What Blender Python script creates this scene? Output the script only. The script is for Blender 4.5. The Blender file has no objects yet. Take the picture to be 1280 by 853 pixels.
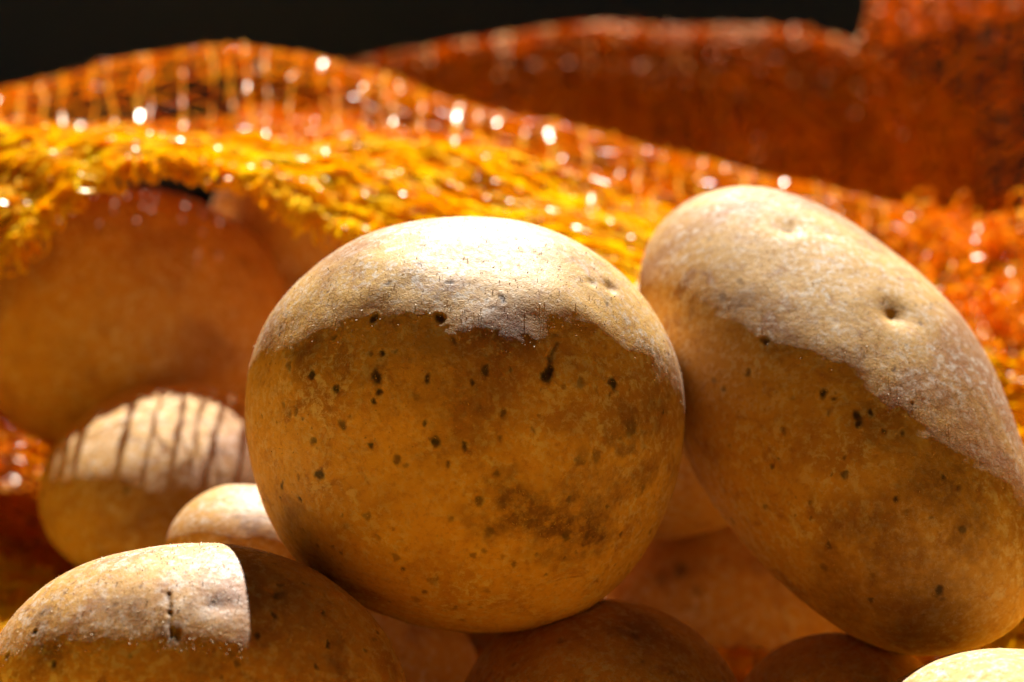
import bpy, bmesh, math, random
import numpy as np

# ------------------------------------------------------------------ scene, camera, light
sc = bpy.context.scene
COL = sc.collection
random.seed(7)
RNG = np.random.default_rng(11)

PITCH = math.radians(14.0)          # camera looks slightly down
CAM_H = 0.156                       # above the table top (z = 0)
LENS, SENS = 60.0, 36.0
KW = SENS / LENS
CAM = np.array([0.0, 0.0, CAM_H])
FWD = np.array([0.0, math.cos(PITCH), -math.sin(PITCH)])
UPV = np.array([0.0, math.sin(PITCH), math.cos(PITCH)])
RGT = np.array([1.0, 0.0, 0.0])
FOCUS = 0.275

cam_d = bpy.data.cameras.new("camera")
cam_d.lens, cam_d.sensor_width = LENS, SENS
cam_d.clip_start, cam_d.clip_end = 0.01, 200.0
cam_d.dof.use_dof = True
cam_d.dof.focus_distance = FOCUS
cam_d.dof.aperture_fstop = 10.5
cam_d.dof.aperture_blades = 0
cam = bpy.data.objects.new("camera", cam_d)
cam.location = CAM
cam.rotation_euler = (math.pi / 2 - PITCH, 0, 0)
COL.objects.link(cam)
sc.camera = cam

# direction towards the sun, given as right / forward / up of the camera
S = 0.07 * RGT + 0.46 * FWD + 0.86 * UPV
S = S / np.linalg.norm(S)
SUN_EL = math.asin(S[2])
SUN_AZ = math.atan2(S[0], S[1])     # clockwise from +Y

world = bpy.data.worlds.new("World")
sc.world = world
world.use_nodes = True
wn = world.node_tree
bg = wn.nodes["Background"]
bg.inputs[0].default_value = (1.0, 0.70, 0.36, 1)     # dim warm room round the sunlit table
bg.inputs[1].default_value = 0.014

sun_d = bpy.data.lights.new("sun", 'SUN')
sun_d.energy = 5.0
sun_d.angle = math.radians(0.5)
sun_d.color = (1.0, 0.97, 0.92)
sun = bpy.data.objects.new("sun", sun_d)
sun.rotation_euler = (math.pi / 2 - SUN_EL, 0, math.pi - SUN_AZ)
sun.location = (0, 0, 1)
COL.objects.link(sun)

sc.view_settings.view_transform = 'Standard'
sc.view_settings.look = 'None'
sc.view_settings.gamma = 1.0
sc.view_settings.exposure = 1.32
sc.render.engine = 'CYCLES'
sc.cycles.use_denoising = True
sc.cycles.max_bounces = 10
sc.cycles.diffuse_bounces = 6
sc.cycles.transmission_bounces = 6
sc.cycles.sample_clamp_indirect = 6.0
sc.cycles.caustics_reflective = False


def P(px, py, d):
    """a point seen at photo pixel px,py (1280 x 853) at depth d metres"""
    return CAM + d * (FWD + (px - 640.0) / 1280 * KW * RGT + (426.5 - py) / 1280 * KW * UPV)


def to_px(p):
    q = p - CAM
    d = q @ FWD
    return 640 + (q @ RGT) / d * 1280 / KW, 426.5 - (q @ UPV) / d * 1280 / KW, d


# ------------------------------------------------------------------ noise in numpy
def _hash(ix, iy, iz, seed):
    h = (ix.astype(np.int64) * 374761393 + iy.astype(np.int64) * 668265263
         + iz.astype(np.int64) * 1274126177 + seed * 974711) & 0xffffffff
    h = ((h ^ (h >> 13)) * 1274126177) & 0xffffffff
    h = ((h ^ (h >> 16)) * 2246822519) & 0xffffffff
    return ((h ^ (h >> 15)) & 0xffffff) / float(0xffffff)


def vnoise(p, seed=0):
    i = np.floor(p)
    f = p - i
    f = f * f * f * (f * (f * 6 - 15) + 10)
    i = i.astype(np.int64)
    r = 0
    for a in (0, 1):
        wx = f[:, 0] if a else 1 - f[:, 0]
        for b in (0, 1):
            wy = f[:, 1] if b else 1 - f[:, 1]
            for c in (0, 1):
                wz = f[:, 2] if c else 1 - f[:, 2]
                r = r + wx * wy * wz * _hash(i[:, 0] + a, i[:, 1] + b, i[:, 2] + c, seed)
    return r * 2 - 1


ROT = np.array([[0.36, 0.48, -0.8], [-0.8, 0.6, 0.0], [0.48, 0.64, 0.6]])


def fbm(p, seed=0, octv=3, gain=0.5):
    a, s, t = 1.0, 0, 0
    for k in range(octv):
        p = p @ ROT
        s = s + a * vnoise(p * (2.03 ** k) + 17.3 * k, seed + k)
        t += a
        a *= gain
    return s / t


def sstep(a, b, x):
    t = np.clip((x - a) / (b - a), 0, 1)
    return t * t * (3 - 2 * t)


# ------------------------------------------------------------------ materials
def nt(name):
    m = bpy.data.materials.new(name)
    m.use_nodes = True
    t = m.node_tree
    t.nodes.clear()
    out = t.nodes.new("ShaderNodeOutputMaterial")
    return m, t, out


def N(t, typ, **kw):
    n = t.nodes.new(typ)
    for k, v in kw.items():
        setattr(n, k, v)
    return n


def noise(t, co, scale, detail=4, rough=0.55, dist=0.0):
    n = N(t, "ShaderNodeTexNoise")
    n.inputs["Scale"].default_value = scale
    n.inputs["Detail"].default_value = detail
    n.inputs["Roughness"].default_value = rough
    n.inputs["Distortion"].default_value = dist
    t.links.new(co, n.inputs["Vector"])
    return n.outputs["Fac"]


def ramp(t, fac, a, b, lo=0.0, hi=1.0):
    r = N(t, "ShaderNodeMapRange")
    r.interpolation_type = 'SMOOTHSTEP'
    r.inputs[1].default_value, r.inputs[2].default_value = a, b
    r.inputs[3].default_value, r.inputs[4].default_value = lo, hi
    t.links.new(fac, r.inputs[0])
    return r.outputs[0]


def mixc(t, fac, a, b):
    m = N(t, "ShaderNodeMix", data_type='RGBA')
    for sock, v in ((0, fac), (6, a), (7, b)):
        if isinstance(v, (int, float)):
            m.inputs[sock].default_value = v
        elif isinstance(v, tuple):
            m.inputs[sock].default_value = (*v, 1)
        else:
            t.links.new(v, m.inputs[sock])
    return m.outputs[2]


def math_(t, op, a, b):
    m = N(t, "ShaderNodeMath", operation=op)
    for k, v in ((0, a), (1, b)):
        if isinstance(v, (int, float)):
            m.inputs[k].default_value = v
        else:
            t.links.new(v, m.inputs[k])
    return m.outputs[0]


def potato_material(name, base=(0.64, 0.37, 0.085), brown=(0.32, 0.13, 0.035), dust=0.72, seed=0.0, matt=0.0):
    m, t, out = nt(name)
    tc = N(t, "ShaderNodeTexCoord")
    mp = N(t, "ShaderNodeMapping")
    mp.inputs["Location"].default_value = (seed, seed * 0.7, -seed)
    t.links.new(tc.outputs["Object"], mp.inputs[0])
    co = mp.outputs[0]
    patch = noise(t, co, 45, 5, 0.6, 0.4)
    c = mixc(t, ramp(t, patch, 0.47, 0.66, 0, 0.85), base, brown)
    yell = noise(t, co, 28, 3)
    c = mixc(t, ramp(t, yell, 0.5, 0.75, 0, 0.5), c, (0.66, 0.39, 0.08))
    fine = noise(t, co, 900, 4, 0.7)
    c = mixc(t, ramp(t, fine, 0.45, 0.75, 0, 0.6), c, brown)
    scuff = noise(t, co, 130, 7, 0.7, 0.8)
    c = mixc(t, ramp(t, scuff, 0.52, 0.68, 0, 0.75), c, (0.29, 0.118, 0.045))
    pale = noise(t, co, 210, 5, 0.65, 0.5)
    c = mixc(t, ramp(t, pale, 0.55, 0.75, 0, 0.4), c, (0.70, 0.48, 0.20))
    # dry dust lying on the skin, in fine specks
    dn = noise(t, co, 620, 6, 0.78, 0.3)
    dl = noise(t, co, 60, 3)
    dm = math_(t, 'MULTIPLY', ramp(t, dn, 0.47, 0.62), ramp(t, dl, 0.35, 0.7, 0.35, 1.0))
    dm = math_(t, 'MULTIPLY', dm, dust)
    c = mixc(t, dm, c, (0.75, 0.69, 0.60))
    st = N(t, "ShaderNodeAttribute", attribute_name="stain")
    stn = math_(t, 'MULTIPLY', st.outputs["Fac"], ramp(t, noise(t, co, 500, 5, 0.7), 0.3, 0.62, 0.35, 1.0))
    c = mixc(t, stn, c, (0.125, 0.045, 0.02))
    sp = N(t, "ShaderNodeAttribute", attribute_name="spot")
    c = mixc(t, sp.outputs["Fac"], c, (0.05, 0.024, 0.012))
    # relief finer than the mesh: scurf, flakes and pores
    h1 = noise(t, co, 1500, 3, 0.6, 0.8)
    h2 = noise(t, co, 4200, 2, 0.6)
    vo = N(t, "ShaderNodeTexVoronoi")
    vo.inputs["Scale"].default_value = 1000
    t.links.new(co, vo.inputs["Vector"])
    hh = math_(t, 'ADD', math_(t, 'MULTIPLY', h1, 1.0), math_(t, 'MULTIPLY', h2, 0.5))
    hh = math_(t, 'ADD', hh, math_(t, 'MULTIPLY', vo.outputs["Distance"], 0.18))
    bp = N(t, "ShaderNodeBump")
    bp.inputs["Strength"].default_value = 0.38
    bp.inputs["Distance"].default_value = 0.00022
    t.links.new(hh, bp.inputs["Height"])
    b = N(t, "ShaderNodeBsdfPrincipled")
    t.links.new(c, b.inputs["Base Color"])
    t.links.new(bp.outputs[0], b.inputs["Normal"])
    t.links.new(ramp(t, fine, 0.3, 0.7, 0.50 + matt, 0.68 + matt), b.inputs["Roughness"])
    b.inputs["Specular IOR Level"].default_value = 0.55 - 0.8 * matt
    b.inputs["Sheen Weight"].default_value = 0.014
    b.inputs["Sheen Roughness"].default_value = 0.4
    b.inputs["Sheen Tint"].default_value = (0.95, 0.97, 1.0, 1)
    t.links.new(b.outputs[0], out.inputs[0])
    return m


def net_material(name, ca, cb, rough=0.23, trans=0.42):
    m, t, out = nt(name)
    tc = N(t, "ShaderNodeTexCoord")
    co = tc.outputs["Object"]
    c = mixc(t, ramp(t, noise(t, co, 160, 4, 0.6), 0.35, 0.65), ca, cb)
    b = N(t, "ShaderNodeBsdfPrincipled")
    t.links.new(c, b.inputs["Base Color"])
    b.inputs["Roughness"].default_value = rough
    b.inputs["Specular IOR Level"].default_value = 0.24
    b.inputs["Specular Tint"].default_value = (1.0, 0.80, 0.50, 1)
    tr = N(t, "ShaderNodeBsdfTranslucent")
    t.links.new(c, tr.inputs[0])
    mx = N(t, "ShaderNodeMixShader")
    mx.inputs[0].default_value = trans
    t.links.new(b.outputs[0], mx.inputs[1])
    t.links.new(tr.outputs[0], mx.inputs[2])
    t.links.new(mx.outputs[0], out.inputs[0])
    return m


def table_material(name="dark_table", ca=(0.0025, 0.0025, 0.003), cb=(0.005, 0.005, 0.006)):
    m, t, out = nt(name)
    tc = N(t, "ShaderNodeTexCoord")
    co = tc.outputs["Object"]
    c = mixc(t, noise(t, co, 9, 6, 0.6), ca, cb)
    b = N(t, "ShaderNodeBsdfPrincipled")
    t.links.new(c, b.inputs["Base Color"])
    b.inputs["Roughness"].default_value = 1.0
    b.inputs["Specular IOR Level"].default_value = 0.0
    t.links.new(b.outputs[0], out.inputs[0])
    return m


MAT_A = potato_material("potato_skin_speckled", seed=0.0)
MAT_B = potato_material("potato_skin_smooth", base=(0.58, 0.33, 0.085), seed=0.35, matt=0.16)
MAT_C = potato_material("potato_skin_brownish", base=(0.57, 0.30, 0.065), seed=0.81)
def flake_material():
    m, t, out = nt("skin_flake")
    b = N(t, "ShaderNodeBsdfPrincipled")
    tc = N(t, "ShaderNodeTexCoord")
    t.links.new(mixc(t, noise(t, tc.outputs["Object"], 400, 2), (0.42, 0.25, 0.09), (0.68, 0.52, 0.30)), b.inputs["Base Color"])
    b.inputs["Roughness"].default_value = 0.6
    t.links.new(b.outputs[0], out.inputs[0])
    return m


FLAKE = flake_material()
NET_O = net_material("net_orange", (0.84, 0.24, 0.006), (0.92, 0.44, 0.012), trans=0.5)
NET_SUNLIT = net_material("net_orange_sunlit", (0.95, 0.56, 0.012), (0.98, 0.82, 0.06), trans=0.62)  # same orange net, with its sunlit yellow put into the colour
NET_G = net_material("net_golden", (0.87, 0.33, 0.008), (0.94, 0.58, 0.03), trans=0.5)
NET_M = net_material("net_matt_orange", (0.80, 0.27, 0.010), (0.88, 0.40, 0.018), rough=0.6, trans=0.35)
TABLE = table_material()
BOARD = table_material("charcoal_board", (0.16, 0.24, 0.42), (0.22, 0.31, 0.52))


# ------------------------------------------------------------------ mesh helpers
def link_mesh(name, v, f, mat, parent=None, smooth=True, attrs=None, loc=None):
    me = bpy.data.meshes.new(name)
    v = np.asarray(v, dtype=np.float32)
    f = np.asarray(f, dtype=np.int32)
    k = f.shape[1]
    me.vertices.add(len(v))
    me.vertices.foreach_set("co", v.ravel())
    me.loops.add(f.size)
    me.loops.foreach_set("vertex_index", f.ravel())
    me.polygons.add(len(f))
    me.polygons.foreach_set("loop_start", np.arange(len(f), dtype=np.int32) * k)
    me.polygons.foreach_set("loop_total", np.full(len(f), k, dtype=np.int32))
    me.polygons.foreach_set("use_smooth", np.full(len(f), smooth, dtype=bool))
    me.update(calc_edges=True)
    for an, av in (attrs or {}).items():
        a = me.attributes.new(an, 'FLOAT', 'POINT')
        a.data.foreach_set("value", np.asarray(av, dtype=np.float32))
    me.materials.append(mat)
    o = bpy.data.objects.new(name, me)
    COL.objects.link(o)
    if parent is not None:
        o.parent = parent
    if loc is not None:
        o.location = loc
    return o


def tag(o, label=None, cat=None, group=None, kind=None):
    for k, v in (("label", label), ("category", cat), ("group", group), ("kind", kind)):
        if v:
            o[k] = v
    return o


# ------------------------------------------------------------------ table
tab = link_mesh("table_top", [(-12, -6, -0.004), (12, -6, -0.004), (12, 30, -0.004), (-12, 30, -0.004)], [(0, 1, 2, 3)], TABLE, smooth=False)
tag(tab, kind="structure")

# added matt board behind: dark background, its height set to shade the rear folds
def box(name, x0, x1, y0, y1, z0, z1, mat):
    v = [(x, y, z) for x in (x0, x1) for y in (y0, y1) for z in (z0, z1)]
    f = [(0, 1, 3, 2), (4, 6, 7, 5), (0, 4, 5, 1), (2, 3, 7, 6), (0, 2, 6, 4), (1, 5, 7, 3)]
    return link_mesh(name, v, f, mat, smooth=False)


board = box("backdrop_shade_board", -1.2, 1.2, 1.0, 1.03, -0.003, 0.475, BOARD)
tag(board, kind="structure")

# ------------------------------------------------------------------ potatoes
_ico = {}


def ico(sub):
    if sub not in _ico:
        bm = bmesh.new()
        bmesh.ops.create_icosphere(bm, subdivisions=sub, radius=1.0)
        me = bpy.data.meshes.new("tmp")
        bm.to_mesh(me)
        bm.free()
        v = np.empty(len(me.vertices) * 3, dtype=np.float64)
        me.vertices.foreach_get("co", v)
        f = np.empty(len(me.polygons) * 3, dtype=np.int32)
        me.polygons.foreach_get("vertices", f)
        bpy.data.meshes.remove(me)
        _ico[sub] = (v.reshape(-1, 3), f.reshape(-1, 3))
    return _ico[sub]


def profile(outline, cx, cy, depth):
    """outline points (photo pixels) -> radius as a function of angle, metres, at the potato's own depth"""
    k = depth * KW / 1280
    o = np.array(outline, dtype=float)
    dx, dz = (o[:, 0] - cx) * k, -(o[:, 1] - cy) * k
    th = np.arctan2(dz, dx)
    r = np.hypot(dx, dz)
    i = np.argsort(th)
    th, r = th[i], r[i]
    g = np.linspace(-math.pi, math.pi, 721)[:-1]
    R = np.interp(g, np.r_[th - 2 * math.pi, th, th + 2 * math.pi], np.r_[r, r, r])
    F = np.fft.rfft(R)
    n = np.arange(len(F))
    Fs = F * np.exp(-(n / 11.0) ** 2)
    Q = np.fft.rfft(1 / R ** 2)           # the ellipse that fits it: 1/R^2 has only even second harmonics
    Q[1] = 0
    Q[3:] = 0
    return np.fft.irfft(Fs, 720), 1 / np.sqrt(np.fft.irfft(Q, 720))


def potato(label, cx, cy, depth, outline=None, rx=None, rz=None, front=0.03, back=0.03, tilt=0.0,
           lean=0.0, side=0.0, sub=6, seed=1, mat=None, spots=(), stains=(), dimples=(), creases=(), lent=60, lump=1.0, rough=1.0, flakes=0):
    c = P(cx, cy, depth)
    u, f = ico(sub)
    th = np.arctan2(u[:, 2], u[:, 0])
    cc = np.hypot(u[:, 0], u[:, 2])
    if outline is not None:
        Rs, Re = profile(outline, cx, cy, depth)
        gi = (th + math.pi) / (2 * math.pi) * 720
        xp = np.arange(721)
        rs = np.interp(gi, xp, np.r_[Rs, Rs[0]])
        re = np.interp(gi, xp, np.r_[Re, Re[0]])
        w = sstep(0.15, 0.95, cc)
        R = (re * (1 - w) + rs * w) * 0.993
    else:
        ct, st = math.cos(tilt), math.sin(tilt)
        a = np.cos(th) * ct + np.sin(th) * st
        b = -np.cos(th) * st + np.sin(th) * ct
        R = 1.0 / np.sqrt((a / rx) ** 2 + (b / rz) ** 2)
    X = R * cc * np.cos(th)
    Z = R * cc * np.sin(th)
    Y = np.where(u[:, 1] < 0, front, back) * u[:, 1] + lean * Z + side * X
    q = np.stack([X, Y, Z], 1)
    nrm = q / np.linalg.norm(q, axis=1, keepdims=True)
    # broad lumps, dents and the fine scurfy relief of the skin
    sil = 0.35 + 0.65 * (1 - cc ** 4) if outline is not None else 1.0
    h = 0.0014 * lump * sil * fbm(q / 0.024 + seed * 7.1, seed, 3)
    h = h + 0.00007 * fbm(q / 0.005 + seed, seed + 20, 3)
    if sub >= 7:
        h = h + rough * 0.000022 * fbm(q / np.array([0.0010, 0.0010, 0.0008]) + seed, seed + 40, 3, 0.65)
    # world-frame position: potato frame = camera's right / forward / up at this spot
    B = np.stack([RGT, FWD, UPV], 0)
    spot = np.zeros(len(q))
    stain = np.zeros(len(q))
    wob = np.stack([fbm(q / 0.0011, seed + 60 + k, 2) for k in range(3)], 1)
    qs = (q + wob * 0.0006) * np.array([1.25, 1.0, 0.9])
    wob2 = np.stack([fbm(q / 0.006, seed + 80 + k, 4, 0.7) for k in range(3)], 1)
    ql = q + wob2 * 0.006
    px, py, pd = to_px(c + q @ B)
    infront = u[:, 1] < 0.25

    def surf(x, y):
        d2 = (px - x) ** 2 + (py - y) ** 2 + np.where(infront, 0, 1e9)
        return int(np.argmin(d2))
    k = depth * KW / 1280
    for s in spots:
        x, y, r = s[:3]
        a = s[3] if len(s) > 3 else 1.0
        i = surf(x, y)
        rr = r * k
        d = np.linalg.norm(qs - q[i] * np.array([1.25, 1.0, 0.9]), axis=1) / rr
        m = a * (1 - sstep(0.6, 1.25, d))
        spot = np.maximum(spot, m)
        h -= 0.00008 * (1 - sstep(0.3, 1.3, d)) * a - 0.00005 * np.exp(-((d - 1.5) / 0.35) ** 2) * a
    for x, y, r, a in stains:
        i = surf(x, y)
        d = np.linalg.norm(ql - q[i], axis=1) / (r * k)
        stain = np.maximum(stain, min(1, 1.3 * a) * (1 - sstep(0.2, 1.3, d)))
    for x, y, r, dep in dimples:
        i = surf(x, y)
        dv = (q - q[i]) @ np.diag([1.0, 1.0, 1.35])
        d = np.linalg.norm(dv, axis=1) / (r * k)
        h -= dep * np.exp(-d ** 2)
    for pts, r, dep in creases:
        ii = [surf(*p) for p in pts]
        for a_, b_ in zip(ii[:-1], ii[1:]):
            A, Bq = q[a_], q[b_]
            ab = Bq - A
            tt = np.clip(((q - A) @ ab) / max(ab @ ab, 1e-12), 0, 1)
            d = np.linalg.norm(q + wob * 0.0004 - (A + tt[:, None] * ab), axis=1) / (r * k)
            m = np.exp(-d ** 2)
            h -= dep * m
            spot = np.maximum(spot, 0.75 * m)
    # lenticels scattered over the rest of the skin
    rg = np.random.default_rng(seed)
    for j in rg.integers(0, len(q), lent):
        rr = 0.00022 + 0.00045 * rg.random() ** 2
        near = np.abs(q - q[j]).max(axis=1) < 0.003
        d = np.linalg.norm(qs[near] - q[j] * np.array([1.25, 1.0, 0.9]), axis=1) / rr
        spot[near] = np.maximum(spot[near], (0.35 + 0.5 * rg.random()) * (1 - sstep(0.5, 1.25, d)))
        h[near] -= 0.00005 * (1 - sstep(0.3, 1.4, d))
    q = q + nrm * h[:, None]
    v = q @ B
    fl = None
    if flakes:
        j = rg.integers(0, len(q), flakes)
        n_ = nrm[j] @ B
        t1 = np.cross(n_, rg.normal(0, 1, (flakes, 3)))
        t1 /= np.linalg.norm(t1, axis=1, keepdims=True)
        t2 = np.cross(n_, t1)
        ln = 0.00012 + 0.00035 * rg.random((flakes, 1)) ** 2
        up = ln * rg.uniform(0.15, 0.7, (flakes, 1))
        wd = rg.uniform(0.00003, 0.00008, (flakes, 1))
        b0 = v[j] - n_ * 0.00002
        fv = np.stack([b0 - t2 * wd, b0 + t2 * wd, b0 + t1 * ln * 0.6 + n_ * up + t2 * wd, b0 + t1 * ln * 0.6 + n_ * up - t2 * wd,
                       b0 + t1 * ln + n_ * up * 0.9], 1).reshape(-1, 3)
        k5 = np.arange(flakes)[:, None] * 5
        fl = (fv, np.concatenate([k5 + np.array([[0, 1, 2]]), k5 + np.array([[0, 2, 3]]), k5 + np.array([[3, 2, 4]])]))
    o = link_mesh("potato", v, f, mat or MAT_A, attrs={"spot": spot, "stain": stain}, loc=tuple(c))
    tag(o, label, "potato", "potatoes heaped at the mouth of the net sack")
    if fl:
        e = link_mesh("skin_flakes", fl[0], fl[1], FLAKE, parent=o, smooth=False)
        e["kind"] = "stuff"
    return o


CENTER = [(570, 271), (480, 284), (420, 309), (370, 352), (335, 400), (312, 460), (308, 510), (315, 570), (330, 630),
          (355, 680), (390, 720), (435, 749), (490, 771), (560, 786), (620, 788), (680, 783), (735, 762), (780, 722),
          (815, 670), (840, 610), (853, 550), (855, 490), (845, 440), (825, 400), (790, 355), (745, 315), (690, 288), (630, 273)]
C_SPOTS = [(550, 401, 6), (470, 402, 5), (480, 444, 5), (475, 471, 8), (478, 492, 5), (469, 502, 4), (395, 470, 5), (423, 490, 6),
           (367, 460, 5, .6), (358, 506, 4, .7), (373, 514, 5, .7), (427, 532, 6, .8), (329, 522, 3, .8), (392, 554, 5, .8), (536, 473, 5),
           (607, 463, 7, .85), (588, 481, 5, .9), (532, 531, 4), (543, 552, 7), (581, 556, 6), (625, 550, 5, .7), (485, 360, 5, .6),
           (627, 373, 6, .8), (563, 354, 4, .7), (421, 423, 4, .7), (567, 429, 4, .6), (520, 494, 6, .35),
           (685, 467, 10), (689, 461, 7), (728, 478, 8, .55), (771, 478, 8), (789, 534, 11, .6), (747, 571, 8, .6), (725, 575, 7, .6),
           (666, 538, 4, .7), (619, 594, 4, .7), (601, 627, 6, .8), (711, 674, 6, .7), (736, 671, 6, .5), (591, 696, 5, .6),
           (643, 707, 4, .7), (607, 739, 5, .4), (570, 759, 5, .5), (710, 625, 4, .7), (684, 724, 3, .6), (612, 667, 6, .6), (808, 611, 6, .5),
           (400, 592, 7), (354, 607, 5), (351, 621, 3), (376, 624, 4), (461, 557, 4), (495, 577, 6, .8), (561, 582, 4, .9),
           (459, 644, 5, .6), (433, 657, 5, .35), (428, 643, 3, .6), (494, 696, 6, .5), (471, 672, 4, .4), (541, 727, 7, .45), (521, 748, 7, .35),
           (398, 680, 4, .6), (380, 662, 3, .7), (374, 598, 3, .6), (561, 649, 5, .6), (510, 687, 4, .35), (815, 438, 4, .6), (704, 362, 3, .5)]
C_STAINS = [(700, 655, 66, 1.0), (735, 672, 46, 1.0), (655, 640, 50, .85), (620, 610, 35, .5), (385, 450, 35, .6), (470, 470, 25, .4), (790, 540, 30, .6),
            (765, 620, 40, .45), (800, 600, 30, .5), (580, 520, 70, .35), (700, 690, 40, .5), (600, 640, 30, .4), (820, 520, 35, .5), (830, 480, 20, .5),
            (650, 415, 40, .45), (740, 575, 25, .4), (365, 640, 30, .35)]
potato("large round potato in the middle, speckled with dark spots, white sunlit top", 582, 530, 0.3,
       outline=CENTER, front=0.0345, back=0.034, sub=8, seed=3, mat=MAT_A, spots=C_SPOTS, stains=C_STAINS,
       dimples=[(765, 358, 13, .0007), (742, 352, 9, .0003), (697, 415, 5, .0003)], creases=[([(698, 426), (691, 446), (684, 464)], 4, .00025)], lent=320, flakes=14000, lump=1.3)

RIGHT = [(801, 342), (809, 303), (831, 264), (872, 233), (925, 218), (967, 219), (1018, 236), (1068, 266), (1117, 304), (1165, 344), (1201, 389),
         (1227, 435), (1246, 490), (1260, 549), (1270, 606), (1276, 653), (1275, 699), (1257, 746), (1219, 780), (1159, 796), (1103, 800), (1058, 787),
         (1013, 757), (968, 720), (932, 683), (895, 638), (870, 600), (845, 545), (824, 481), (807, 410)]
R_SPOTS = [(957, 428, 5), (935, 467, 5, .8), (1028, 492, 5), (1043, 500, 4), (1072, 518, 6), (1088, 516, 5), (1075, 528, 5), (1127, 540, 5, .8), (1037, 518, 4, .7),
           (980, 538, 5, .6), (965, 584, 4, .8), (1055, 594, 5, .8), (1120, 624, 4), (1056, 573, 3, .7), (1173, 740, 7, .9), (1088, 749, 4, .8), (1030, 710, 6, .5),
           (893, 475, 5, .5), (904, 372, 8, .35), (925, 350, 5, .4), (1202, 661, 5, .7), (1180, 596, 4, .8), (1196, 607, 4, .8), (957, 635, 4, .6), (913, 560, 4, .5), (1140, 506, 3, .6)]
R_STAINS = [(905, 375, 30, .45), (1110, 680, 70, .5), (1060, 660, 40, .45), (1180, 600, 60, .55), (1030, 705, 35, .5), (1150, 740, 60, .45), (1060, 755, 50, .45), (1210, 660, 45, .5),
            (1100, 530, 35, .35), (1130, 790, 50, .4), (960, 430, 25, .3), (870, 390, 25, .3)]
potato("long smooth potato leaning on the right with two eye hollows", 1040, 525, 0.318,
       outline=RIGHT, front=0.034, back=0.028, lean=0.38, side=-0.05, sub=8, seed=12, mat=MAT_B, spots=R_SPOTS, stains=R_STAINS,
       dimples=[(986, 281, 22, .0009), (984, 285, 7, .0005), (1121, 390, 26, .0009), (1117, 392, 11, .0005), (1035, 290, 16, .0005)], lent=220, flakes=8000, lump=0.55)

BLEFT = [(-8, 800), (10, 775), (40, 743), (75, 718), (120, 700), (170, 688), (220, 681), (260, 679), (300, 684), (350, 697), (400, 720), (440, 748), (475, 785), (500, 825), (515, 870),
         (522, 930), (510, 1000), (470, 1060), (400, 1105), (310, 1130), (210, 1130), (120, 1100), (50, 1050), (5, 985), (-20, 920), (-22, 850)]
L_SPOTS = [(68, 832, 6), (45, 791, 4), (10, 820, 5, .8), (220, 800, 9, .7), (318, 797, 5), (341, 772, 6, .9), (343, 745, 6, .6), (350, 730, 5, .6), (405, 767, 5, .8), (409, 806, 5), (392, 834, 4, .9),
           (325, 690, 4, .7), (120, 797, 6, .4), (470, 800, 4, .6), (458, 812, 4, .6), (288, 823, 5, .4), (265, 757, 8, .5), (358, 720, 4, .5)]
L_STAINS = [(55, 820, 30, .6), (220, 800, 25, .55), (150, 760, 40, .4), (270, 760, 45, .45), (420, 815, 30, .45), (60, 770, 25, .45), (250, 830, 30, .4)]
potato("potato at the bottom left with a cracked skin mark and bright sunlit crest", 252, 905, 0.272,
       outline=BLEFT, front=0.022, back=0.034, sub=8, seed=14, mat=MAT_C, spots=L_SPOTS, stains=L_STAINS,
       creases=[([(211, 745), (213, 770), (216, 795)], 3.0, .0003)], dimples=[(345, 740, 10, .0006), (270, 760, 18, .0004)], lent=200, flakes=14000, lump=0.9, rough=1.8)

potato("dim brown potato at the bottom centre under the round speckled one", 752, 925, 0.300, rx=0.0265, rz=0.0243, front=0.027, back=0.03, tilt=-0.1,
       sub=7, seed=21, mat=MAT_C, spots=[(795, 795, 8, .6), (700, 800, 5, .5), (840, 840, 5, .6), (640, 830, 5, .6)], stains=[(790, 790, 40, .5)], lent=60, lump=1.0)
potato("potato in the bottom right corner, its pale sunlit crest just showing", 1258, 962, 0.264, rx=0.0247, rz=0.0184, front=0.022, back=0.026, tilt=0.12,
       sub=7, seed=25, mat=MAT_B, lent=50, spots=[(1180, 838, 4, .7), (1160, 845, 4, .5)])
potato("small potato on the left with striped net shadow across its top", 205, 602, 0.387, rx=0.0272, rz=0.0220, front=0.024, back=0.024, tilt=0.06, lean=0.5,
       sub=6, seed=31, mat=MAT_B, lent=40, lump=0.8)
potato("pale sliver of a potato behind the bottom left one, beside the round one", 312, 704, 0.326, rx=0.0165, rz=0.0145, front=0.016, back=0.018, tilt=-0.35,
       sub=6, seed=37, mat=MAT_C, lent=40, stains=[(320, 650, 30, .5)])
potato("large blurred orange-brown potato in shade under the net on the left", 160, 405, 0.434, rx=0.0415, rz=0.0345, front=0.033, back=0.034, tilt=-0.06,
       sub=6, seed=43, mat=MAT_C, lent=40, lump=0.8, stains=[(300, 320, 14, .6), (260, 430, 14, .6)])
potato("dark blurred potato deep in the sack behind the large shaded one", 400, 300, 0.462, rx=0.030, rz=0.030, front=0.03, back=0.03, tilt=-0.3,
       sub=6, seed=47, mat=MAT_C, lent=30, lump=0.8)
potato("dark potato in the gap between the round and the leaning potatoes", 898, 815, 0.392, rx=0.036, rz=0.032, front=0.026, back=0.028, tilt=0.4,
       sub=6, seed=53, mat=MAT_C, lent=40, spots=[(850, 712, 10, .7), (868, 740, 7, .6), (830, 725, 9, .4)])
potato("dark potato under the leaning one beside the bottom right corner", 1050, 920, 0.305, rx=0.020, rz=0.0175, front=0.018, back=0.024, tilt=0.2,
       sub=6, seed=59, mat=MAT_C, lent=30)
potato("deep brown potato glimpsed high in the gap left of the leaning one, added to block sun", 845, 508, 0.373, rx=0.031, rz=0.0285, front=0.033, back=0.03, tilt=0.3,
       sub=6, seed=71, mat=MAT_C, lent=30)  # added as a plug, keeps the sun out of the gap below
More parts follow.
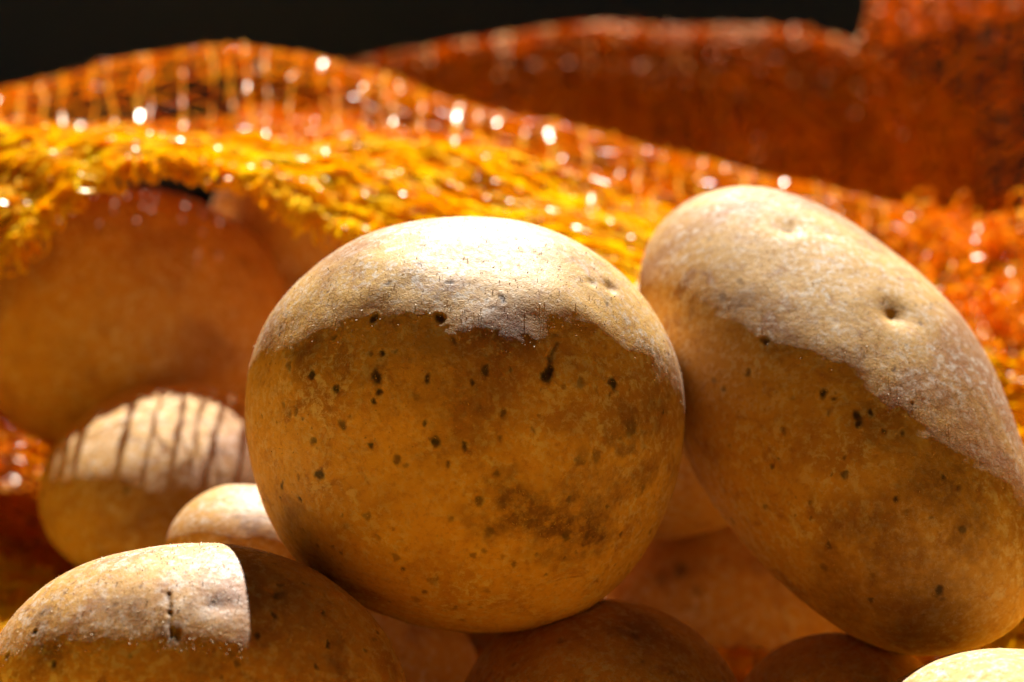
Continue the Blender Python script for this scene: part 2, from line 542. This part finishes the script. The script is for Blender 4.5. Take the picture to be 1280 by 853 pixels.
potato("shaded potato added behind the round speckled one to block sun, only its underside showing", 555, 600, 0.364, rx=0.028, rz=0.0335, front=0.029, back=0.03, tilt=0.1,
       sub=6, seed=79, mat=MAT_C, lent=30)  # added to stop sun passing behind the round potato
potato("reddish dark potato in the gap right of the bottom left one", 474, 868, 0.352, rx=0.0215, rz=0.0225, front=0.022, back=0.022, tilt=0.2,
       sub=6, seed=61, mat=MAT_C, lent=30)
potato("dark potato in the gap left of the bottom centre one", 622, 872, 0.382, rx=0.021, rz=0.021, front=0.021, back=0.021,
       sub=6, seed=67, mat=MAT_C, lent=30, spots=[(552, 812, 7, .8)])


# ------------------------------------------------------------------ net sack
def catmull(pts, n):
    """pts (m,...) -> n samples along axis 0"""
    pts = np.asarray(pts, dtype=float)
    m = len(pts)
    e = np.concatenate([2 * pts[:1] - pts[1:2], pts, 2 * pts[-1:] - pts[-2:-1]], 0)
    t = np.linspace(0, m - 1, n)
    i = np.minimum(t.astype(int), m - 2)
    f = (t - i).reshape((-1,) + (1,) * (pts.ndim - 1))
    p0, p1, p2, p3 = e[i], e[i + 1], e[i + 2], e[i + 3]
    return 0.5 * (2 * p1 + (p2 - p0) * f + (2 * p0 - 5 * p1 + 4 * p2 - p3) * f ** 2 + (3 * p1 - p0 - 3 * p2 + p3) * f ** 3)


class Sheet:
    """a draped cloth surface: control rows (v) of columns (u), resampled to even arc length"""
    def __init__(self, ctrl, wr=0.0018, wl=0.014, seed=0, n=160):
        g = catmull(ctrl, n)                                   # along v
        g = np.swapaxes(catmull(np.swapaxes(g, 0, 1), n), 0, 1)
        for ax in (0, 1):
            gm = np.swapaxes(g, 0, ax)
            L = np.r_[0, np.cumsum(np.linalg.norm(np.diff(gm, axis=0), axis=2).mean(1))]
            t = np.interp(np.linspace(0, L[-1], n), L, np.arange(n))
            i = np.minimum(t.astype(int), n - 2)
            f = (t - i)[:, None, None]
            gm = gm[i] * (1 - f) + gm[i + 1] * f
            g = np.swapaxes(gm, 0, ax)
            if ax == 0:
                self.lv = L[-1]
            else:
                self.lu = L[-1]
        du = np.gradient(g, axis=1)
        dv = np.gradient(g, axis=0)
        nn = np.cross(du, dv)
        nn /= np.linalg.norm(nn, axis=2, keepdims=True) + 1e-12
        if wr:
            fl = g.reshape(-1, 3)
            w = fbm(fl / wl + seed, seed, 3).reshape(n, n, 1)
            g = g + nn * w * wr
        self.g, self.nn, self.n = g, nn, n

    def at(self, u, v, arr=None):
        a = self.g if arr is None else arr
        n = self.n
        x = np.clip(u, 0, 1) * (n - 1)
        y = np.clip(v, 0, 1) * (n - 1)
        i = np.minimum(x.astype(int), n - 2)
        j = np.minimum(y.astype(int), n - 2)
        fx, fy = (x - i)[..., None], (y - j)[..., None]
        return (a[j, i] * (1 - fx) * (1 - fy) + a[j, i + 1] * fx * (1 - fy) + a[j + 1, i] * (1 - fx) * fy + a[j + 1, i + 1] * fx * fy)


def tubes(paths, rad, sides=4, flat=0.4, twist=0.45):
    """paths (n,m,3), rad (n,m) -> verts, quads"""
    n, m, _ = paths.shape
    tg = np.gradient(paths, axis=1)
    tg /= np.linalg.norm(tg, axis=2, keepdims=True) + 1e-12
    ref = np.zeros_like(tg)
    ref[..., 2] = 1.0
    al = np.abs(tg[..., 2]) > 0.9
    ref[al] = (0, 1, 0)
    a = np.cross(tg, ref)
    a /= np.linalg.norm(a, axis=2, keepdims=True) + 1e-12
    b = np.cross(tg, a)
    ang = np.arange(sides) / sides * 2 * math.pi
    # the threads are thin tapes: flat in section and twisting along their length
    roll = RNG.uniform(0, math.pi, (n, 1)) + np.cumsum(RNG.normal(0, twist, (n, m)), 1)
    cr, sr = np.cos(roll)[..., None], np.sin(roll)[..., None]
    a, b = a * cr + b * sr, b * cr - a * sr
    v = (paths[:, :, None, :] + rad[:, :, None, None] * (np.cos(ang)[None, None, :, None] * a[:, :, None, :]
         + flat * np.sin(ang)[None, None, :, None] * b[:, :, None, :]))
    idx = np.arange(n * m * sides).reshape(n, m, sides)
    i0, i1 = idx[:, :-1], idx[:, 1:]
    q = np.stack([i0, np.roll(i0, -1, 2), np.roll(i1, -1, 2), i1], -1).reshape(-1, 4)
    return v.reshape(-1, 3), q


def join(parts):
    vs, fs, o = [], [], 0
    for v, f in parts:
        vs.append(v)
        fs.append(f + o)
        o += len(v)
    return np.concatenate(vs), np.concatenate(fs)


def knit(sh, pitch=0.0042, stitch=0.0030, r=0.00052, ri=0.00026, jit=0.0004, seed=0, v0=0.0, v1=1.0, u0=0.0, u1=1.0):
    """raschel knit: bead-like chain columns along v, joined by zigzag inlay threads"""
    rg = np.random.default_rng(seed)
    nc = max(3, int(sh.lu * (u1 - u0) / pitch))
    ns = max(4, int(sh.lv * (v1 - v0) / stitch))
    m = ns * 2 + 1
    uu = np.linspace(u0, u1, nc)[:, None] + rg.normal(0, 0.10 / nc * (u1 - u0), (nc, 1))
    vv = np.linspace(v0, v1, m)[None, :]
    drift = np.cumsum(rg.normal(0, 0.06 / nc * (u1 - u0), (nc, m)), 1)
    drift -= np.linspace(0, 1, m)[None] * drift[:, -1:]
    U = uu + drift
    V = np.repeat(vv, nc, 0)
    pth = sh.at(U, V) + rg.normal(0, jit * 0.35, (nc, m, 3))
    bead = np.where(np.arange(m) % 2 == 0, 1.25, 0.62)[None, :] * r * rg.uniform(0.8, 1.2, (nc, m))
    parts = [tubes(pth, bead, 5)]
    # zigzag inlay between neighbouring columns
    seg = []
    k = np.arange(ns * 2 + 1)
    for c in range(nc - 1):
        al = np.where(k % 2 == 0, 0.0, 1.0)
        Ui = U[c] * (1 - al) + U[c + 1] * al
        seg.append(sh.at(Ui, V[c]))
    seg = np.array(seg)
    mid = (seg[:, :-1] + seg[:, 1:]) / 2 + rg.normal(0, jit, seg[:, 1:].shape)
    full = np.empty((seg.shape[0], seg.shape[1] * 2 - 1, 3))
    full[:, 0::2] = seg
    full[:, 1::2] = mid
    parts.append(tubes(full, np.full(full.shape[:2], ri) * rg.uniform(0.7, 1.3, full.shape[:2]), 4))
    return join(parts)


def loops(sh, n, vlo, vhi, size=0.0022, r=0.00042, seed=0, u0=0.0, u1=1.0, out=None):
    """frayed thread loops standing off the surface"""
    rg = np.random.default_rng(seed)
    u = rg.uniform(u0, u1, n)
    v = vlo + (vhi - vlo) * rg.random(n) ** 1.5
    base = sh.at(u, v)
    nr = sh.at(u, v, sh.nn)
    d1 = rg.normal(0, 1, (n, 3))
    d1 /= np.linalg.norm(d1, axis=1, keepdims=True)
    d2 = rg.normal(0, 0.6, (n, 3)) + nr * rg.choice([-1, 1], (n, 1)) * 0.6 + (0 if out is None else np.array(out))
    d2 /= np.linalg.norm(d2, axis=1, keepdims=True)
    s = size * rg.uniform(0.5, 1.5, (n, 1, 1))
    t = np.linspace(-0.35, math.pi + 0.35, 8)
    p = base[:, None, :] + s * (np.cos(t)[None, :, None] * d1[:, None, :] * 0.6 + (np.sin(t)[None, :, None] + 0.2) * d2[:, None, :])
    return tubes(p, np.full(p.shape[:2], r) * rg.uniform(0.7, 1.3, (n, 1)), 5)


def grid(rows):
    return np.array([[P(*c) for c in r] for r in rows])


sack = bpy.data.objects.new("net_sack", None)
sack.location = (0, 0, 0)
COL.objects.link(sack)
tag(sack, "orange knitted plastic net sack lying open round the potatoes", "net sack")


def part(name, vf, mat, label=None):
    o = link_mesh(name, vf[0], vf[1], mat, parent=sack, smooth=False)
    o["kind"] = "stuff"
    if label:
        o["label"] = label
    return o


# mouth of the sack: hem edge -> hem crest -> dip -> ridge -> down the back
XS = [-170, 0, 150, 300, 450, 600, 750, 880, 1010, 1140, 1250, 1400]
HEM_LO = [(490, .358), (338, .362), (212, .366), (232, .368), (300, .364), (400, .354), (430, .352), (430, .362), (470, .368), (540, .372), (640, .368), (800, .364)]
HEM_HI = [(190, 0.392), (160, 0.394), (166, 0.396), (182, 0.400), (176, 0.404), (190, 0.408), (236, 0.408), (282, 0.408), (330, 0.406), (400, 0.400), (430, 0.396), (440, 0.394)]
DIP = [(195, 0.430), (165, 0.435), (158, 0.435), (160, 0.435), (160, 0.438), (176, 0.438), (215, 0.438), (250, 0.434), (290, 0.428), (330, 0.420), (350, 0.415), (330, 0.410)]
RIDGE = [(185, .470), (122, .470), (80, .470), (62, .470), (92, .468), (134, .466), (168, .462), (202, .456), (228, .450), (262, .446), (272, .44), (205, .43)]
BACK = [(230, .51), (165, .51), (130, .51), (115, .51), (140, .505), (180, .50), (215, .495), (250, .49), (280, .485), (310, .48), (320, .475), (290, .47)]
DOWN = [(420, .56)] * 12
rows = [[(x, *c) for x, c in zip(XS, r)] for r in (HEM_LO, HEM_HI, DIP, RIDGE, BACK, DOWN)]
mouth = Sheet(grid(rows), wr=0.0022, wl=0.016, seed=5)
part("mouth_net", knit(mouth, pitch=0.0062, stitch=0.0056, r=0.0008, ri=0.00022, seed=1, v0=0.13, v1=0.62), NET_G, "orange net rising in a ridge behind the hem")
gr_ = grid(rows)
gr_ = np.array([gr_[1] * 0.5 + gr_[2] * 0.5, gr_[2], gr_[2] * 0.75 + gr_[3] * 0.25])
inner = Sheet(gr_[:, :6] - UPV * 0.004, wr=0.0022, wl=0.016, seed=6)
inner3 = Sheet(np.array([gr_[1], gr_[2], gr_[1] * 0.45 + grid(rows)[3] * 0.55])[:, 3:5] - UPV * 0.005, wr=0.002, wl=0.013, seed=9)
inner2 = Sheet(gr_[:, :6] - UPV * 0.008, wr=0.0022, wl=0.013, seed=8)
part("shade_fold", join([knit(inner, pitch=0.0024, stitch=0.0024, r=0.0012, ri=0.0006, seed=12), knit(inner2, pitch=0.0024, stitch=0.0024, r=0.0012, ri=0.0006, seed=17), knit(inner3, pitch=0.0024, stitch=0.0024, r=0.0011, ri=0.0006, seed=20)]), NET_G, "dense net layers added over the potato on the left to shade it")  # extra layers added to keep the sun off the left potato
# the hem: the net's edge rolled into a dense band, threads pulled loose
hem_rows = [[(x, *c) for x, c in zip(XS, r)] for r in (HEM_LO, [(0.5 * (a[0] + b[0]) - 6, 0.5 * (a[1] + b[1]) - 0.006) for a, b in zip(HEM_LO, HEM_HI)], HEM_HI)]
hem_a = Sheet(grid(hem_rows), wr=0.0030, wl=0.008, seed=15)
hem_b = Sheet(grid(hem_rows) + FWD * 0.003, wr=0.0034, wl=0.007, seed=16)


def drawn_threads(sh, n, r, seed, off=0.0016, m=420):
    """threads drawn along the band, wandering across it as they go"""
    rg = np.random.default_rng(seed)
    u = np.repeat(np.linspace(0, 1, m)[None], n, 0)
    k = np.arange(n)[:, None] * 13.7
    pt = np.stack([u * 12 + k, k + 0 * u, 0 * u], 2).reshape(-1, 3)
    v = 0.04 + 0.94 * rg.random((n, 1)) + 0.16 * fbm(pt, seed, 3).reshape(n, m)
    v = np.abs(v)
    v = np.where(v > 1, 2 - v, v)
    o = off * fbm(pt * 1.7 + 5, seed + 3, 2).reshape(n, m, 1) * 1.6
    p = sh.at(u, v) + sh.at(u, v, sh.nn) * o + rg.normal(0, 0.00012, (n, m, 3))
    return tubes(p, r * rg.uniform(0.6, 1.3, (n, 1)) * rg.uniform(0.8, 1.2, (n, m)), 4, 0.35, 0.13)


hv = [knit(hem_b, pitch=0.0052, stitch=0.0034, r=0.0006, ri=0.00035, jit=0.0009, seed=3),
      drawn_threads(hem_a, 64, 0.00075, 31),
      loops(hem_a, 260, 0.0, 1.0, size=0.0026, r=0.0005, seed=4),
      loops(hem_a, 420, 0.0, 0.05, size=0.0030, r=0.0006, seed=5, out=-0.7 * UPV)]
part("hem", join(hv), NET_SUNLIT, "frayed hem of the sack opening, sunlit yellow put into its colour")

part("crumpled_edge", loops(mouth, 330, 0.16, 0.50, size=0.0042, r=0.0006, seed=77, u0=0.83, u1=1.0), NET_G, "bright crumpled net beside the long potato at the right")

# fold of the sack far behind
FX = [300, 450, 550, 650, 740, 850, 950, 1040, 1110, 1220]
FT = [110, 76, 60, 42, 30, 36, 34, 46, 80, 130]
rows = [[(x, 330, .615) for x in FX], [(x, y + 120, .635) for x, y in zip(FX, FT)], [(x, y + 35, .648) for x, y in zip(FX, FT)],
        [(x, y, .66) for x, y in zip(FX, FT)], [(x, y + 40, .70) for x, y in zip(FX, FT)], [(x, 250, .74) for x in FX]]
far = Sheet(grid(rows), wr=0.0018, wl=0.03, seed=25)
far2 = Sheet(grid(rows) + FWD * 0.006, wr=0.002, wl=0.03, seed=27)
part("far_fold", join([knit(far, pitch=0.0075, stitch=0.0060, r=0.0016, ri=0.0009, seed=6), knit(far2, pitch=0.0070, stitch=0.006, r=0.0014, ri=0.0008, seed=66)]), NET_M, "dim blurred fold of net far behind")

# flap standing up on the right
rows = [[(1150, 330, .50), (1180, 320, .49), (1220, 310, .48), (1300, 300, .475), (1420, 300, .47)],
        [(1125, 220, .525), (1165, 215, .51), (1220, 210, .50), (1310, 200, .49), (1430, 190, .48)],
        [(1085, 110, .55), (1140, 100, .53), (1220, 90, .515), (1320, 70, .505), (1440, 60, .49)],
        [(1078, 40, .56), (1140, 10, .54), (1230, -20, .525), (1330, -40, .51), (1450, -60, .50)],
        [(1095, -20, .58), (1160, -60, .56), (1250, -90, .545), (1340, -110, .53), (1460, -120, .52)],
        [(1110, 60, .62), (1170, 40, .61), (1260, 20, .60), (1350, 0, .59), (1460, 0, .58)]]
flap = Sheet(grid(rows), wr=0.002, wl=0.022, seed=35)
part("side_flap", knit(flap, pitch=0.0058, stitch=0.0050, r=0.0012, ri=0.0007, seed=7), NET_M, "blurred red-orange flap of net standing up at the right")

# net under and beside the heap
def W(x, y, z):
    return np.array([x, y, z])


ys = [-0.10, -0.03, 0.04, 0.11, 0.18, 0.24, 0.30, 0.36, 0.44, 0.52, 0.62]  # near rows added below view to bounce warm sunlight upward
xs = [-0.24, -0.17, -0.10, -0.04, 0.03, 0.10, 0.17, 0.24]
zz = lambda x, y: 0.004 + (0.05 * sstep(0.12, 0.22, np.array([abs(x)]))[0] if y > 0.1 else 0.004)
floor_net = Sheet(np.array([[W(x, y, zz(x, y)) for x in xs] for y in ys]), wr=0.0030, wl=0.02, seed=45)
part("lower_net", knit(floor_net, pitch=0.0040, stitch=0.0036, r=0.0011, ri=0.0007, seed=8), NET_G, "orange net spread under the potatoes, its added front bouncing sunlight onto them")
for sg, nm, lb, sd in ((-1, "bounce_side", "added side of the sack left of the heap, bouncing sunlight onto it", 13), (1, "bounce_side", "added side of the sack right of the heap, bouncing sunlight onto it", 14)):  # net sides added as reflectors, filling the heap with warm light
    wall = Sheet(np.array([[W(sg * (x + 0.04 * max(0, y - 0.25) / 0.15 ), y, z) for y in (0.05, 0.10, 0.17, 0.21, 0.26, 0.31, 0.37)]
                           for x, z in ((0.075, 0.008), (0.100, 0.013), (0.125, 0.024), (0.155, 0.040), (0.19, 0.055), (0.24, 0.065))][::sg]), wr=0.005, wl=0.03, seed=46 + sd)
    part(nm, knit(wall, pitch=0.0034, stitch=0.0034, r=0.0017, ri=0.0011, jit=0.0008, seed=sd), NET_SUNLIT, lb)
rows = [[(-220, 860, .36), (-120, 840, .37), (-30, 820, .375), (50, 800, .38), (120, 790, .385)],
        [(-220, 700, .40), (-120, 690, .405), (-30, 680, .41), (50, 680, .41), (120, 690, .41)],
        [(-220, 560, .42), (-120, 545, .425), (-30, 535, .425), (50, 545, .425), (120, 570, .425)],
        [(-220, 480, .44), (-120, 500, .44), (-30, 510, .44), (50, 530, .44), (120, 560, .44)]]
side = Sheet(grid(rows), wr=0.005, wl=0.014, seed=55)
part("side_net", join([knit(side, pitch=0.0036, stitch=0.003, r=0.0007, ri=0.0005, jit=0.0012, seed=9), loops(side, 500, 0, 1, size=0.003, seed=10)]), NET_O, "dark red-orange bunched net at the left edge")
